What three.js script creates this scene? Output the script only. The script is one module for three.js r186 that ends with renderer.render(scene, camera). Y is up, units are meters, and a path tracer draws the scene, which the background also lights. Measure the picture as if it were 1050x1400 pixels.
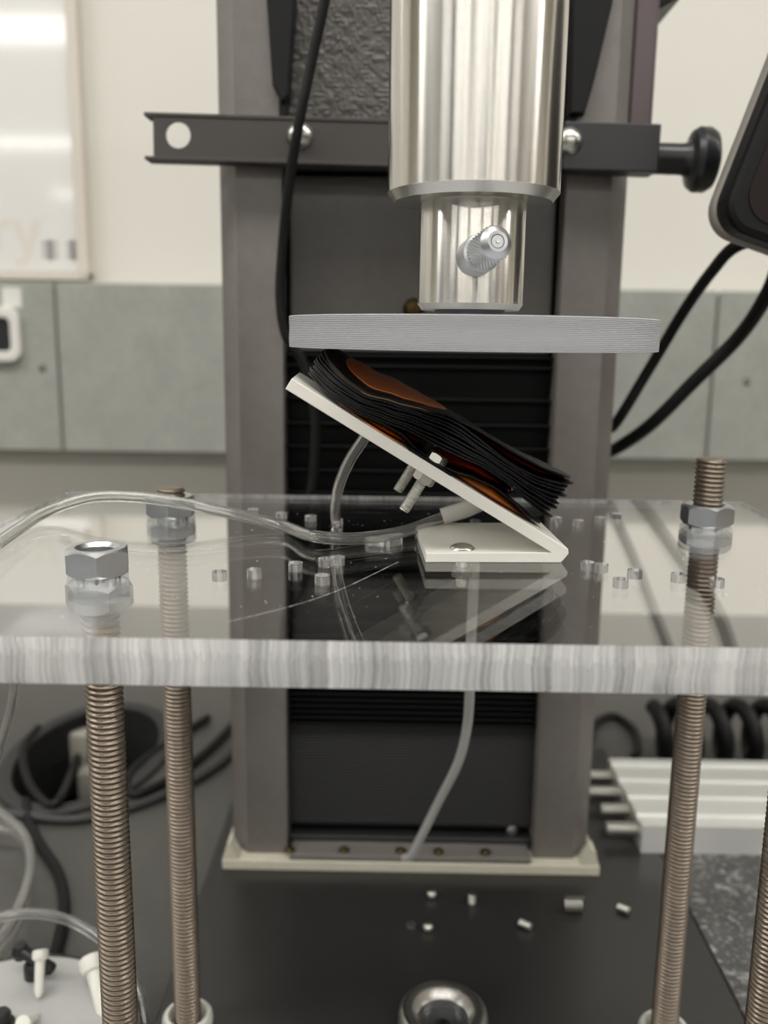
import * as THREE from 'three';
import { RoundedBoxGeometry } from 'three/addons/geometries/RoundedBoxGeometry.js';
import { mergeGeometries, mergeVertices, toCreasedNormals } from 'three/addons/utils/BufferGeometryUtils.js';
import { RectAreaLightUniformsLib } from 'three/addons/lights/RectAreaLightUniformsLib.js';
import { FontLoader } from 'three/addons/loaders/FontLoader.js';
import { TextGeometry } from 'three/addons/geometries/TextGeometry.js';
import { Brush, Evaluator, INTERSECTION, SUBTRACTION, ADDITION } from 'three-bvh-csg';

// ---------------------------------------------------------------- camera, exposure, light
// All measures below are millimetres about the point on the fixture plate's surface under the lens; Y0 lifts them to the room's floor.
const MM = 0.001, Y0 = 1158;
const P = (x, y, z) => new THREE.Vector3(x * MM, (y + Y0) * MM, z * MM);
const scene = new THREE.Scene();
scene.background = new THREE.Color(0x000000);
const camera = new THREE.PerspectiveCamera(59.1, 0.75, 0.02, 40);
{
  const yaw = -0.0085, pitch = 0.1932, roll = 0.0132;
  camera.position.copy(P(0, 76.5, 0));
  camera.rotation.set(-pitch, -yaw, roll, 'YXZ');
  camera.focus = 0.312;
  camera.userData.fStop = 8.0;
}
const renderer = new THREE.WebGLRenderer({ antialias: true });
renderer.toneMapping = THREE.LinearToneMapping;
renderer.toneMappingExposure = 0.89;
renderer.shadowMap.enabled = true;
RectAreaLightUniformsLib.init();
const LAMP = { color: new THREE.Color(1.0, 0.982, 0.948), intensity: 12.5, w: 1.4, d: 0.5, y: 2840, xs: [-3400, -1600, 200, 2000, 3800], zs: [200, 3200, 6200, 9200] };

// ---------------------------------------------------------------- helpers
let seed = 7;
const rnd = () => { seed = (seed * 1664525 + 1013904223) >>> 0; return seed / 4294967296; };
const names = {};
const numbered = (n) => { const k = names[n] = (names[n] ?? -1) + 1; return k ? `${n}_${String(k).padStart(3, '0')}` : n; };
const bases = new Map();                                  // root -> base in mm
function thing(name, label, category, at = [0, 0, 0], group) {
  const o = new THREE.Group(); o.name = numbered(name); scene.add(o);
  o.position.copy(P(...at)); bases.set(o, at);
  o.userData = { label, category }; if (group) o.userData.group = group;
  return o;
}
function part(name, geo, mat, parent, label) {            // geo in mm of the whole place
  const b = bases.get(parent);
  const g = geo.clone(); g.translate(-b[0], -b[1], -b[2]); g.scale(MM, MM, MM);
  const m = new THREE.Mesh(g, mat); m.name = name; parent.add(m); bases.set(m, b);
  if (label) m.userData.label = label;
  return m;
}
function single(name, geo, mat, label, category, group) { // a thing that is one mesh
  geo.computeBoundingBox(); const bb = geo.boundingBox;
  const b = [(bb.min.x + bb.max.x) / 2, bb.min.y, (bb.min.z + bb.max.z) / 2];
  const g = geo.clone(); g.translate(-b[0], -b[1], -b[2]); g.scale(MM, MM, MM);
  const m = new THREE.Mesh(g, mat); m.name = numbered(name); m.position.copy(P(...b)); scene.add(m);
  m.userData = { label, category }; if (group) m.userData.group = group; bases.set(m, b);
  return m;
}
function struct(name, geo, mat, parent) {
  if (parent) return part(name, geo, mat, parent);
  const m = single(name, geo, mat); m.userData = { kind: 'structure' }; return m;
}
function copy(src, at, label) {
  const c = src.clone(); c.name = numbered(src.name.replace(/_\d{3}$/, '')); scene.add(c);
  c.position.copy(P(...at)); bases.set(c, at);
  if (label) c.userData = { ...src.userData, label };
  return c;
}
const box = (x0, x1, y0, y1, z0, z1, r = 0.6) => {
  const w = Math.abs(x1 - x0), h = Math.abs(y1 - y0), d = Math.abs(z1 - z0);
  const g = r > 0 ? new RoundedBoxGeometry(w, h, d, 2, Math.min(r, w / 2.1, h / 2.1, d / 2.1)) : new THREE.BoxGeometry(w, h, d);
  g.translate((x0 + x1) / 2, (y0 + y1) / 2, (z0 + z1) / 2); return g;
};
const planar = (geo) => {                                  // uv in metres by the way each face points
  const g = geo.index ? geo.toNonIndexed() : geo; const p = g.attributes.position, n = g.attributes.normal, uv = new Float32Array(p.count * 2);
  for (let i = 0; i < p.count; i += 3) {
    let a = [0, 0, 0]; for (let k = 0; k < 3; k++) { a[0] += Math.abs(n.getX(i + k)); a[1] += Math.abs(n.getY(i + k)); a[2] += Math.abs(n.getZ(i + k)); }
    const ax = a.indexOf(Math.max(...a));
    for (let k = 0; k < 3; k++) { const x = p.getX(i + k) * MM, y = p.getY(i + k) * MM, z = p.getZ(i + k) * MM;
      uv[2 * (i + k)] = ax === 0 ? z : x; uv[2 * (i + k) + 1] = ax === 1 ? z : y; }
  }
  g.setAttribute('uv', new THREE.BufferAttribute(uv, 2)); return g;
};
const merge = (list) => mergeGeometries(list.map((g) => { const k = g.index ? g.toNonIndexed() : g.clone(); for (const a of Object.keys(k.attributes)) if (!['position', 'normal', 'uv'].includes(a)) k.deleteAttribute(a); return k; }));
const lathe = (pts, n = 48) => { const g = new THREE.LatheGeometry(pts.map(([r, y]) => new THREE.Vector2(r, y)), n); return toCreasedNormals(g.toNonIndexed(), 0.6); };
const prism = (pts, depth, bevel = 0, holes = [], seg = 16) => { // outline in x,y; runs from z = 0 to depth
  const s = new THREE.Shape(pts.map(([x, y]) => new THREE.Vector2(x, y)));
  for (const h of holes) s.holes.push(h);
  const g = new THREE.ExtrudeGeometry(s, { depth: depth - 2 * bevel, bevelEnabled: bevel > 0, bevelSize: bevel, bevelThickness: bevel, bevelOffset: -bevel, bevelSegments: 2, curveSegments: seg });
  g.translate(0, 0, bevel); return g;
};
const hole = (x, y, rx, ry = rx) => { const h = new THREE.Path(); h.absellipse(x, y, rx, ry, 0, Math.PI * 2, true); return h; };
const curve = (pts) => new THREE.CatmullRomCurve3(pts.map((p) => new THREE.Vector3(...p)), false, 'centripetal');
const tube = (pts, r, n = 80, m = 14) => {
  const c = curve(pts), g = new THREE.TubeGeometry(c, n, r, m, false), out = [g];
  for (const t of [0, 1]) { const q = c.getPoint(t), d = c.getTangent(t).multiplyScalar(t ? 1 : -1); const k = new THREE.CircleGeometry(r, m); k.applyQuaternion(new THREE.Quaternion().setFromUnitVectors(new THREE.Vector3(0, 0, 1), d)); k.translate(q.x, q.y, q.z); out.push(k); }
  return merge(out);
};
const hollow = (pts, r, ri, n = 80, m = 18) => {           // a tube with a bore, open at its ends but for the rim
  const c = curve(pts), a = new THREE.TubeGeometry(c, n, r, m, false), b = new THREE.TubeGeometry(c, n, ri, m, false);
  const ix = b.index.array; for (let i = 0; i < ix.length; i += 3) { const t = ix[i]; ix[i] = ix[i + 1]; ix[i + 1] = t; }
  const nn = b.attributes.normal; for (let i = 0; i < nn.count; i++) nn.setXYZ(i, -nn.getX(i), -nn.getY(i), -nn.getZ(i));
  const out = [a, b];
  for (const t of [0, 1]) { const q = c.getPoint(t), d = c.getTangent(t).multiplyScalar(t ? 1 : -1); const k = new THREE.RingGeometry(ri, r, m); k.applyQuaternion(new THREE.Quaternion().setFromUnitVectors(new THREE.Vector3(0, 0, 1), d)); k.translate(q.x, q.y, q.z); out.push(k); }
  return merge(out);
};
const along = (geo, from, dir) => { geo.applyQuaternion(new THREE.Quaternion().setFromUnitVectors(new THREE.Vector3(0, 1, 0), new THREE.Vector3(...dir).normalize())); geo.translate(...from); return geo; };
const ev = new Evaluator(); ev.attributes = ['position', 'normal'];
const csg = (a, b, op) => { const A = new Brush(a), B = new Brush(b); A.updateMatrixWorld(); B.updateMatrixWorld(); const r = ev.evaluate(A, B, op).geometry; r.clearGroups(); return r; };
const noUV = (g) => { if (!g.attributes.uv) g.setAttribute('uv', new THREE.BufferAttribute(new Float32Array(g.attributes.position.count * 2), 2)); return g; };

// ---------------------------------------------------------------- textures (grain, fine relief, wear)
function field(n, cell, s) {                               // tileable value noise, n pixels, cells per side
  const v = []; let q = s * 7919 + 13; const r = () => { q = (q * 1664525 + 1013904223) >>> 0; return q / 4294967296; };
  for (let i = 0; i < cell * cell; i++) v.push(r());
  const sm = (t) => t * t * (3 - 2 * t);
  return (x, y) => { const fx = x / n * cell, fy = y / n * cell, ix = Math.floor(fx), iy = Math.floor(fy), a = sm(fx - ix), b = sm(fy - iy);
    const g = (i, j) => v[((j % cell + cell) % cell) * cell + ((i % cell + cell) % cell)];
    return (g(ix, iy) * (1 - a) + g(ix + 1, iy) * a) * (1 - b) + (g(ix, iy + 1) * (1 - a) + g(ix + 1, iy + 1) * a) * b; };
}
function tex(w, h, f, srgb, rx = 1, ry = 1) {
  const d = new Uint8Array(w * h * 4);
  for (let y = 0; y < h; y++) for (let x = 0; x < w; x++) { const c = f(x, y), i = (y * w + x) * 4; const k = Array.isArray(c) ? c : [c, c, c];
    for (let j = 0; j < 3; j++) d[i + j] = Math.max(0, Math.min(255, k[j] * 255)); d[i + 3] = 255; }
  const t = new THREE.DataTexture(d, w, h); t.wrapS = t.wrapT = THREE.RepeatWrapping; t.magFilter = THREE.LinearFilter; t.minFilter = THREE.LinearMipmapLinearFilter; t.generateMipmaps = true;
  if (srgb) t.colorSpace = THREE.SRGBColorSpace; t.repeat.set(rx, ry); t.needsUpdate = true; return t;
}
const again = (t, rx, ry) => { const k = t.clone(); k.repeat.set(rx, ry); k.needsUpdate = true; return k; };
const N = 512, n1 = field(N, 8, 1), n2 = field(N, 32, 2), n3 = field(N, 128, 3), n4 = field(N, 256, 4), n5 = field(N, 64, 5);
const grain = tex(N, N, (x, y) => 0.2 * n1(x, y) + 0.25 * n2(x, y) + 0.3 * n3(x, y) + 0.25 * n4(x, y), false, 20, 20);
const tone = tex(N, N, (x, y) => 0.86 + 0.14 * (0.35 * n1(x, y) + 0.3 * n2(x, y) + 0.35 * n4(x, y)), true, 6, 6);
const hammer = tex(N, N, (x, y) => { const a = n2(x, y), b = n5(x + 40 * n1(x, y), y), c = n3(x, y); return 0.45 * a + 0.4 * Math.abs(b - 0.5) * 2 + 0.15 * c; }, false, 7, 7);
const stroke = (() => { const r = []; let q = 91; for (let i = 0; i < 1024; i++) { q = (q * 1664525 + 1013904223) >>> 0; r.push(q / 4294967296); }
  return tex(1024, 64, (x, y) => { const w = Math.floor(x + 1.5 * Math.sin(y * 0.09 + x * 0.02) + 1024) % 1024; return 0.5 * r[w] + 0.3 * r[(w >> 2) * 3 % 1024] + 0.2 * r[(w >> 5) * 7 % 1024]; }, false, 0.006, 1 / 12.7); })();
const cut = (() => { const r = []; let q = 191; for (let i = 0; i < 1024; i++) { q = (q * 1664525 + 1013904223) >>> 0; r.push(q / 4294967296); }
  return tex(1024, 64, (x, y) => { const w = Math.floor(x + 1.2 * Math.sin(y * 0.09 + x * 0.02) + 1024) % 1024, v = 0.5 * r[w] + 0.3 * r[(w >> 2) * 3 % 1024] + 0.6 * (r[(w >> 5) * 11 % 1024] - 0.3), f = y / 64, up = f > 0.05 && f < 0.3 + 0.25 * r[w >> 1] ? 1 : 0; return up ? 0.26 + 0.58 * v : 0.42 + 0.46 * v; }, false, 0.006, 1 / 12.7); })();
const turned = (() => { const r = []; let q = 17; for (let i = 0; i < 512; i++) { q = (q * 1664525 + 1013904223) >>> 0; r.push(q / 4294967296); }
  return tex(512, 512, (x, y) => 0.55 * r[y] + 0.25 * r[(y >> 2) * 5 % 512] + 0.2 * n3(x * 2, y), false, 1, 1); })();
const speck = tex(N, N, (x, y) => { const a = n3(x, y), b = n2(x, y), c = n5(x, y); const k = (a > 0.68 ? 0.5 * (a - 0.68) / 0.32 : 0) + (c > 0.62 ? 0.55 * (c - 0.62) / 0.38 : 0); const v = 0.26 + 0.06 * b + k * 0.5; return [v, v, v * 0.98]; }, true, 5, 5);
const dusty = tex(N, N, (x, y) => { const a = n4(x, y) * n3(y, x); return a > 0.8 ? 1 : 0.25 + 0.2 * n1(x, y) + 0.1 * n5(x, y); }, false, 3, 3);

// ---------------------------------------------------------------- materials
const std = (c, roughness, metalness = 0, o = {}) => new THREE.MeshStandardMaterial({ color: c, roughness, metalness, ...o });
const phy = (o) => new THREE.MeshPhysicalMaterial(o);
const M = {
  wall: std(0xdcd9d0, 0.85, 0, { bumpMap: grain, bumpScale: 0.0003 }),
  ceiling: std(0xe6e4de, 0.9), floor: std(0x8d8a86, 0.5, 0, { map: tone }),
  board: phy({ color: 0xdedcd8, roughness: 0.28, clearcoat: 1, clearcoatRoughness: 0.06 }),
  boardRim: std(0xd0c9bd, 0.45), print: std(0xd6d0c6, 0.7), smudge: std(0xa5a09d, 0.8),
  duct: std(0xa3a59d, 0.55, 0, { map: tone }), white: std(0xdad8d2, 0.4), blackPlastic: std(0x17171a, 0.45), screw: std(0x8d8a84, 0.35, 0.9),
  bench: std(0x54534f, 0.33, 0, { map: tone, roughnessMap: null, bumpMap: grain, bumpScale: 0.00012 }),
  slab: phy({ color: 0x2b2a29, roughness: 0.28, specularIntensity: 1, bumpMap: grain, bumpScale: 0.00008 }),
  stone: std(0xffffff, 0.6, 0, { map: speck, bumpMap: speck, bumpScale: 0.0004 }),
  post: std(0x7c7772, 0.5, 0.1, { map: tone, bumpMap: grain, bumpScale: 0.00015 }),
  panel: std(0x54514e, 0.42, 0.1, { map: tone, bumpMap: grain, bumpScale: 0.00012 }),
  casting: std(0x55524f, 0.5, 0.1, { bumpMap: hammer, bumpScale: 0.0016 }),
  black: phy({ color: 0x121214, roughness: 0.42, specularIntensity: 0.45 }), matte: std(0x0a0a0b, 0.8), fold: phy({ color: 0x080809, roughness: 0.6, specularIntensity: 0.35 }), rib: std(0x1f1f20, 0.45), side: std(0x5e5356, 0.35, 0.4),
  bar: std(0x45413e, 0.48, 0.1, { bumpMap: grain, bumpScale: 0.0001 }), knob: std(0x242426, 0.35),
  cream: std(0xcfcbb8, 0.55, 0, { map: tone }), brass: std(0x4a3f24, 0.35, 0.9),
  steel: phy({ color: 0xcfccc5, roughness: 0.22, metalness: 1, anisotropy: 0.95, anisotropyRotation: Math.PI / 2, bumpMap: turned, bumpScale: 0.000012 }),
  steelEdge: std(0xbfbdb8, 0.3, 1), knurl: std(0xb9bbbd, 0.38, 1), neck: std(0x55575a, 0.4, 0.8),
  platen: std(0xb9babd, 0.55), pla: phy({ color: 0xe9e7de, roughness: 0.42, sheen: 0.1 }),
  zinc: std(0xc9cdd0, 0.3, 1, { bumpMap: grain, bumpScale: 0.00005 }), bolt: std(0xc4c3bc, 0.28, 1),
  rod: std(0x8f8376, 0.4, 0.85, { map: tone }), foot: std(0xd5d4cc, 0.4, 0.2),
  acrylic: phy({ color: 0xffffff, roughness: 0.0, transmission: 1, thickness: 0.0127, ior: 1.49, bumpMap: null }),
  acrylicEdge: phy({ color: 0xffffff, roughness: 0.16, transmission: 0.95, transmissionMap: cut, thickness: 0.0127, ior: 1.49, bumpMap: stroke, bumpScale: 0.00025 }),
  acrylicBore: phy({ color: 0xffffff, roughness: 0.1, transmission: 0.93, thickness: 0.0127, ior: 1.49 }),
  tubing: phy({ color: 0xf4f4f2, roughness: 0.08, transmission: 0.96, thickness: 0.001, ior: 1.42 }),
  cloudy: phy({ color: 0xe6e6e4, roughness: 0.3, transmission: 0.5, thickness: 0.001, ior: 1.42 }),
  sheet: phy({ color: 0x060607, roughness: 0.45, specularIntensity: 0.42, bumpMap: grain, bumpScale: 0.0002 }),
  kapton: phy({ color: 0xdc7c22, roughness: 0.3, clearcoat: 0.6, clearcoatRoughness: 0.2 }),
  amber: phy({ color: 0xa0561f, roughness: 0.5 }), red: phy({ color: 0x6a1c10, roughness: 0.22 }),
  cable: phy({ color: 0x141415, roughness: 0.5, specularIntensity: 0.5 }), greyCable: std(0x303030, 0.55), alu: std(0xe3e3e0, 0.45, 0.55), screen: phy({ color: 0x160a08, roughness: 0.4, specularIntensity: 0.5 }),
  bezel: std(0x8c8780, 0.4), wood: std(0x6b4a2c, 0.5, 0, { map: tone }), cabinet: std(0x2a2c33, 0.5), blue: std(0x55657a, 0.5),
  luer: std(0xe4e3da, 0.35), luerBlack: std(0x1c1c1e, 0.35), nylon: phy({ color: 0xe8e6dc, roughness: 0.4, transmission: 0.35, thickness: 0.002 }),
  lamp: new THREE.MeshStandardMaterial({ color: 0xffffff, emissive: LAMP.color, emissiveIntensity: 1.0 }),
};
M.milky = phy({ color: 0xe8e6e0, roughness: 0.35, transmission: 0.2, thickness: 0.001, ior: 1.42 }); M.plug = std(0xa9a498, 0.5); M.tan = std(0x8a6f48, 0.6); M.scratch = std(0xe9e8e4, 0.6);

// ---------------------------------------------------------------- the room
const RX0 = -5200, RX1 = 5200, RZ0 = -1060, RZ1 = 10600, FL = -Y0, CE = 2850 - Y0;
struct('floor', planar(box(RX0, RX1, FL - 100, FL, RZ0 - 100, RZ1, 0)), M.floor);
struct('ceiling', planar(box(RX0, RX1, CE, CE + 100, RZ0 - 100, RZ1, 0)), M.ceiling);
struct('wall_back', planar(box(RX0, RX1, FL, CE, RZ0 - 100, RZ0, 0)), M.wall);
struct('wall_front', planar(box(RX0, RX1, FL, CE, RZ1, RZ1 + 100, 0)), M.wall);
struct('wall_left', planar(box(RX0 - 100, RX0, FL, CE, RZ0 - 100, RZ1 + 100, 0)), M.wall);
struct('wall_right', planar(box(RX1, RX1 + 100, FL, CE, RZ0 - 100, RZ1 + 100, 0)), M.wall);
{ // ceiling lamps: glowing diffuser and an area light of the same size
  let proto;
  for (const z of LAMP.zs) for (const x of LAMP.xs) {
    if (!proto) {
      proto = thing('ceiling_lamp', 'long flat office lamp set in the white ceiling', 'lamp', [0, 0, 0], 'rows of ceiling lamps');
      part('frame', merge([box(-720, 720, -10, 0, -270, -250, 1), box(-720, 720, -10, 0, 250, 270, 1), box(-720, -700, -10, 0, -250, 250, 1), box(700, 720, -10, 0, -250, 250, 1)]), M.white, proto);
      part('diffuser', box(-700, 700, -6, -1, -250, 250, 0), M.lamp, proto);
      proto.position.copy(P(x, CE, z));
    } else copy(proto, [x, CE, z]);
    const l = new THREE.RectAreaLight(LAMP.color, LAMP.intensity, LAMP.w, LAMP.d);
    l.position.copy(P(x, CE - 12, z)); l.lookAt(l.position.x, 0, l.position.z); l.name = 'lamp_light'; scene.add(l);
  }
}
{ // what the polished ram mirrors: the far room behind the camera
  const d = thing('cupboard', 'tall brown wooden cupboard against the side wall', 'cupboard', [4900, FL, 900]);
  part('body', box(4600, 5190, FL + 60, FL + 2100, 200, 1600, 6), M.wood, d);
  for (const k of [0, 1]) { const q = part('door', box(4580, 4600, FL + 80, FL + 2080, 210 + k * 700, 890 + k * 700, 4), M.wood, d); part('handle', box(4560, 4580, FL + 1000, FL + 1150, k ? 930 : 850, k ? 950 : 870, 4), M.steelEdge, q); }
  const r = thing('equipment_rack', 'dark tall equipment rack standing across the laboratory', 'rack', [350, FL, 3200]);
  part('body', box(0, 700, FL + 40, FL + 2000, 3000, 3600, 6), M.cabinet, r);
  for (let k = 0; k < 6; k++) part('drawer', box(20, 680, FL + 100 + k * 310, FL + 390 + k * 310, 2985, 3000, 4), M.cabinet, r);
  const b = thing('locker', 'blue grey steel locker by the far side wall', 'locker', [-4000, FL, 1200]);
  part('body', box(-4300, -3700, FL + 40, FL + 2150, 900, 1500, 6), M.blue, b);
  part('door', box(-4290, -3710, FL + 60, FL + 2130, 885, 900, 4), M.blue, b);
  copy(r, [-2300, FL, 2700], 'dark tall equipment rack nearer the locker'); copy(r, [2900, FL, 2500], 'dark tall equipment rack nearer the brown cupboard'); copy(b, [-4000, FL, 3600], 'blue grey steel locker further down the room'); copy(d, [4900, FL, 3500], 'tall brown wooden cupboard further down the room');
}
// whiteboard
{
  const w = thing('whiteboard', 'white glossy board with faint pale lettering on the wall', 'whiteboard', [-700, 134, -1060]);
  part('board_face', box(-1300, -356, 142, 1050, -1060, -1048, 0), M.board, w);
  part('frame', merge([box(-356, -344, 134, 1060, -1060, -1042, 1), box(-1310, -344, 133, 141, -1060, -1042, 1)]), M.boardRim, w);
  const font = await new FontLoader().loadAsync('fonts/droid/droid_sans_bold.typeface.json');
  const t = new TextGeometry('ory', { font, size: 46, depth: 0.5, curveSegments: 8 }); t.computeBoundingBox();
  t.translate(-396 - t.boundingBox.max.x, 163, -1048.2);
  part('lettering', t, M.print, w, 'pale lettering');
  for (const [x, wd] of [[-388, 1], [-362, 0.8]]) {
    const s = []; for (let k = 0; k < 3; k++) s.push(box(x - 9 * wd, x + 9 * wd, 157 + k * 7, 161 + k * 7, -1048.4, -1047.6, 0.3)); s.push(box(x - 2, x + 2.5, 154, 177, -1048.4, -1047.6, 0.3));
    part('lettering', merge(s), M.smudge, w, 'small smudged dark mark');
  }
}
// wall duct with covers, outlet and screws
{
  const w = thing('cable_duct', 'grey green metal cable duct running along the wall above the bench', 'cable duct', [0, -55, -1030]);
  part('back_box', box(-1300, 1300, -52, 125, -1060, -1006, 1), M.duct, w);
  for (const [a, b] of [[-1290, -369.5], [-366.5, 346.5], [349.5, 1290]]) part('cover', planar(box(a, b, -55, 128, -1006, -1000, 1.5)), M.duct, w);
  for (const [x, y] of [[-386, 36.5], [386, 32]]) part('screw', along(lathe([[0, 2], [3, 1.8], [4.2, 0], [4.2, -1]], 20), [x, y, -1000], [0, 0, 1]), M.screw, w);
  part('label', box(-425, -404, 101, 122, -1000, -999.4, 0.2), M.white, w, 'small white sticker');
  const o = thing('wall_outlet', 'white outlet plate with black socket on the grey duct', 'outlet', [-430, 46, -1000]);
  const rr = (x, y, w2, h2, r) => { const s = []; for (const [cx, cy, a] of [[w2 - r, h2 - r, 0], [-w2 + r, h2 - r, 1], [-w2 + r, -h2 + r, 2], [w2 - r, -h2 + r, 3]]) for (let k = 0; k <= 6; k++) { const q = (a + k / 6) * Math.PI / 2; s.push([x + cx + r * Math.cos(q), y + cy + r * Math.sin(q)]); } return s; };
  const hp = new THREE.Path(); rr(-432, 72, 16, 18, 6).reverse().forEach(([x, y], i) => i ? hp.lineTo(x, y) : hp.moveTo(x, y));
  part('plate', prism(rr(-432, 72, 26, 29, 12), 9, 1.5, [hp]).translate(0, 0, -1000), M.white, o);
  part('socket', prism(rr(-432, 72, 16.2, 18.2, 6), 4, 0.4).translate(0, 0, -1000), M.blackPlastic, o);
}
// bench with an oval cable hole, its cupboard below
{
  const s = new THREE.Shape([[-1400, 1060], [1400, 1060], [1400, 170], [-1400, 170]].map(([x, z]) => new THREE.Vector2(x, z)));
  s.holes.push(hole(-243, 682, 56, 90));
  const g = new THREE.ExtrudeGeometry(s, { depth: 32, bevelEnabled: false, curveSegments: 48 }); g.rotateX(-Math.PI / 2); g.translate(0, -294, 0);
  const t = thing('bench', 'dark grey laboratory bench with an oval cable opening', 'bench', [0, FL, -620]);
  part('worktop', planar(g), M.bench, t);
  part('cupboard', merge([box(-1400, 1400, FL, -294, -200, -180, 1), box(-1400, -1380, FL, -294, -1060, -180, 1), box(1380, 1400, FL, -294, -1060, -180, 1), box(-1400, 1400, FL + 60, FL + 90, -1060, -180, 1)]), M.cabinet, t);
  const rim = new THREE.Shape(); rim.absellipse(-243, 682, 63, 97, 0, Math.PI * 2, false); rim.holes.push(hole(-243, 682, 54, 88));
  const rg = new THREE.ExtrudeGeometry(rim, { depth: 2, bevelEnabled: true, bevelSize: 1.5, bevelThickness: 1.5, bevelSegments: 3, curveSegments: 48 }); rg.rotateX(-Math.PI / 2); rg.translate(0, -261, 0);
  part('grommet_rim', rg, M.greyCable, t);
  const ln = new THREE.Shape(); ln.absellipse(-243, 682, 55.9, 89.9, 0, Math.PI * 2, false); ln.holes.push(hole(-243, 682, 53.5, 87.5));
  part('liner', new THREE.ExtrudeGeometry(ln, { depth: 70, bevelEnabled: false, curveSegments: 48 }).rotateX(-Math.PI / 2).translate(0, -330, 0), M.matte, t);
}

// ---------------------------------------------------------------- the testing machine
{
  const m = thing('testing_machine', 'grey and black materials testing machine with two posts and ribbed centre', 'testing machine', [14, -251.4, -520]);
  part('base_slab', planar(box(-107, 171, -251.4, -238, -660, -255, 2)), M.slab, m, 'glossy black base slab');
  const lip = part('base_flange', merge([box(-98, 127, -238, -231.5, -562, -487.5, 0.8), prism([[-98, -231.5], [-88, -231.5], [-93.5, -222], [-95, -222]], 12).translate(0, 0, -500), prism([[126, -231.5], [116, -231.5], [122, -222], [124, -222]], 12).translate(0, 0, -500)]), M.cream, m, 'cream painted flange');
  part('cover_strip', box(-58, 86, -231.5, -227.5, -507, -488, 1.2), M.post, m);
  for (const [x, y, z] of [[-58, -227.5, -492], [-25.4, -227.5, -493], [8.5, -227.5, -493], [31.2, -227.5, -493], [59.4, -227.5, -493]]) part('screw', along(lathe([[0, 2.4], [1.8, 2.2], [3, 1.2], [3.2, 0]], 16), [x, y, z], [0, 1, 0]), M.brass, lip);
  const postL = [[-94.5, 508], [-84, 495], [-60, 495], [-60, 565], [-94.5, 565]], postR = [[88.5, 495], [112, 495], [123, 508], [123, 565], [88.5, 565]];
  for (const pts of [postL, postR]) {
    const g = prism(pts.map(([x, z]) => [x, z]), 660, 0.6); g.rotateX(-Math.PI / 2); g.translate(0, -231.5, 0);
    part('post', planar(toCreasedNormals(g.toNonIndexed(), 0.4)), M.post, m);
  }
  part('top_cover', prism([[131, 430], [131, 243], [134, 243], [141, 247], [146, 250], [146, 430]], 50, 0.8).translate(0, 0, -556), M.black, m);
  part('side_cover', box(121, 133.5, 184, 428, -562, -504, 2), M.side, m);
  part('back_wall', planar(box(-60, 88.5, -231.5, 428, -565, -540, 0)), M.matte, m);
  part('upper_panel', planar(box(-57.5, 86, 67, 160, -540, -508, 1.2)), M.panel, m);
  part('crosshead', planar(box(-59, 87.5, 163, 428, -540, -503, 1.5)), M.casting, m, 'rough cast dark crosshead');
  for (const [pts, z] of [[[[-69, 428], [-48, 428], [-52, 240], [-55.5, 195], [-59, 192], [-63.5, 200], [-66, 240]], -503], [[[85, 428], [113, 428], [106, 240], [99, 204], [95, 188], [87.5, 188], [86, 240]], -503]]) part('guide', prism(pts, 14, 1).translate(0, 0, z), M.black, m);
  for (const [x0, x1, y] of [[-61, -57, 186], [88, 92, 182]]) part('guide_stop', box(x0, x1, y, y + 9, -500, -494, 1), M.black, m);
  // bellows: each fold a slat with a raised lip
  const ys = [66, 60.4, 42.5, 28.4, 15.4, 1.8, -11, -23.5, -35.5, -47, -58, -68.5, -78.5, -88, -97, -105.5, -113.5, -121];
  for (let i = 0; i + 1 < ys.length; i++) part('bellows_fold', merge([box(-59.5, 88, ys[i + 1], ys[i] - 1.3, -540, -513, 0.4), box(-59.5, 88, ys[i] - 1.5, ys[i], -540, -505, 0.6)]), M.fold, m);
  for (let i = 0; i < 9; i++) part('bellows_fold', merge([box(-59.5, 88, -124.8 - i * 3.7, -122.4 - i * 3.7, -540, -509, 0.4), box(-59.5, 88, -122.4 - i * 3.7, -121.1 - i * 3.7, -540, -504, 0.5)]), M.fold, m);
  const ribs = []; for (let i = 0; i < 34; i++) ribs.push(box(-59.5, 88, -156 - i * 1.85, -154.8 - i * 1.85, -512, -507.2, 0.4));
  const lp = part('lower_panel', box(-59.5, 88, -219, -154, -540, -508, 0.5), M.rib, m); const rb = part('ribbing', merge(ribs), M.rib, lp); rb.userData.kind = 'stuff';
  part('lower_sill', box(-59.5, 88, -231.5, -224, -540, -503, 1), M.rib, m);
  part('screw', along(lathe([[0, 2.4], [2, 2.2], [3.4, 1], [3.6, 0]], 18), [77, -221.5, -509], [0, 0, 1]), M.screw, m);
  part('brass_plug', along(lathe([[0, 5], [3.5, 4.6], [5.4, 2.5], [6, 0]], 24), [10.5, 91, -508], [0, 0, 1]), M.brass, m);
  // bracket bar bolted across the posts
  const rot = (g) => { g.translate(-1.5, -171.5, 0); g.rotateZ(-0.0165); g.translate(1.5, 171.5, 0); return g; };
  const web = prism([[-123, 160.5], [83, 160.5], [83, 182.5], [-123, 182.5]], 2, 0.2, [hole(-110.5, 172.4, 6.3)], 32).translate(0, 0, -484);
  const bar = part('bracket_bar', rot(merge([web, box(-127.5, 83, 181, 182.8, -494.5, -481.5, 0.4), box(-127.5, 83, 160.2, 162, -494.5, -481.5, 0.4)])), M.bar, m, 'dark channel bar with a round hole');
  part('bar_block', rot(box(83, 131, 160.6, 183.4, -495, -478, 0.8)), M.knob, bar);
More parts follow.
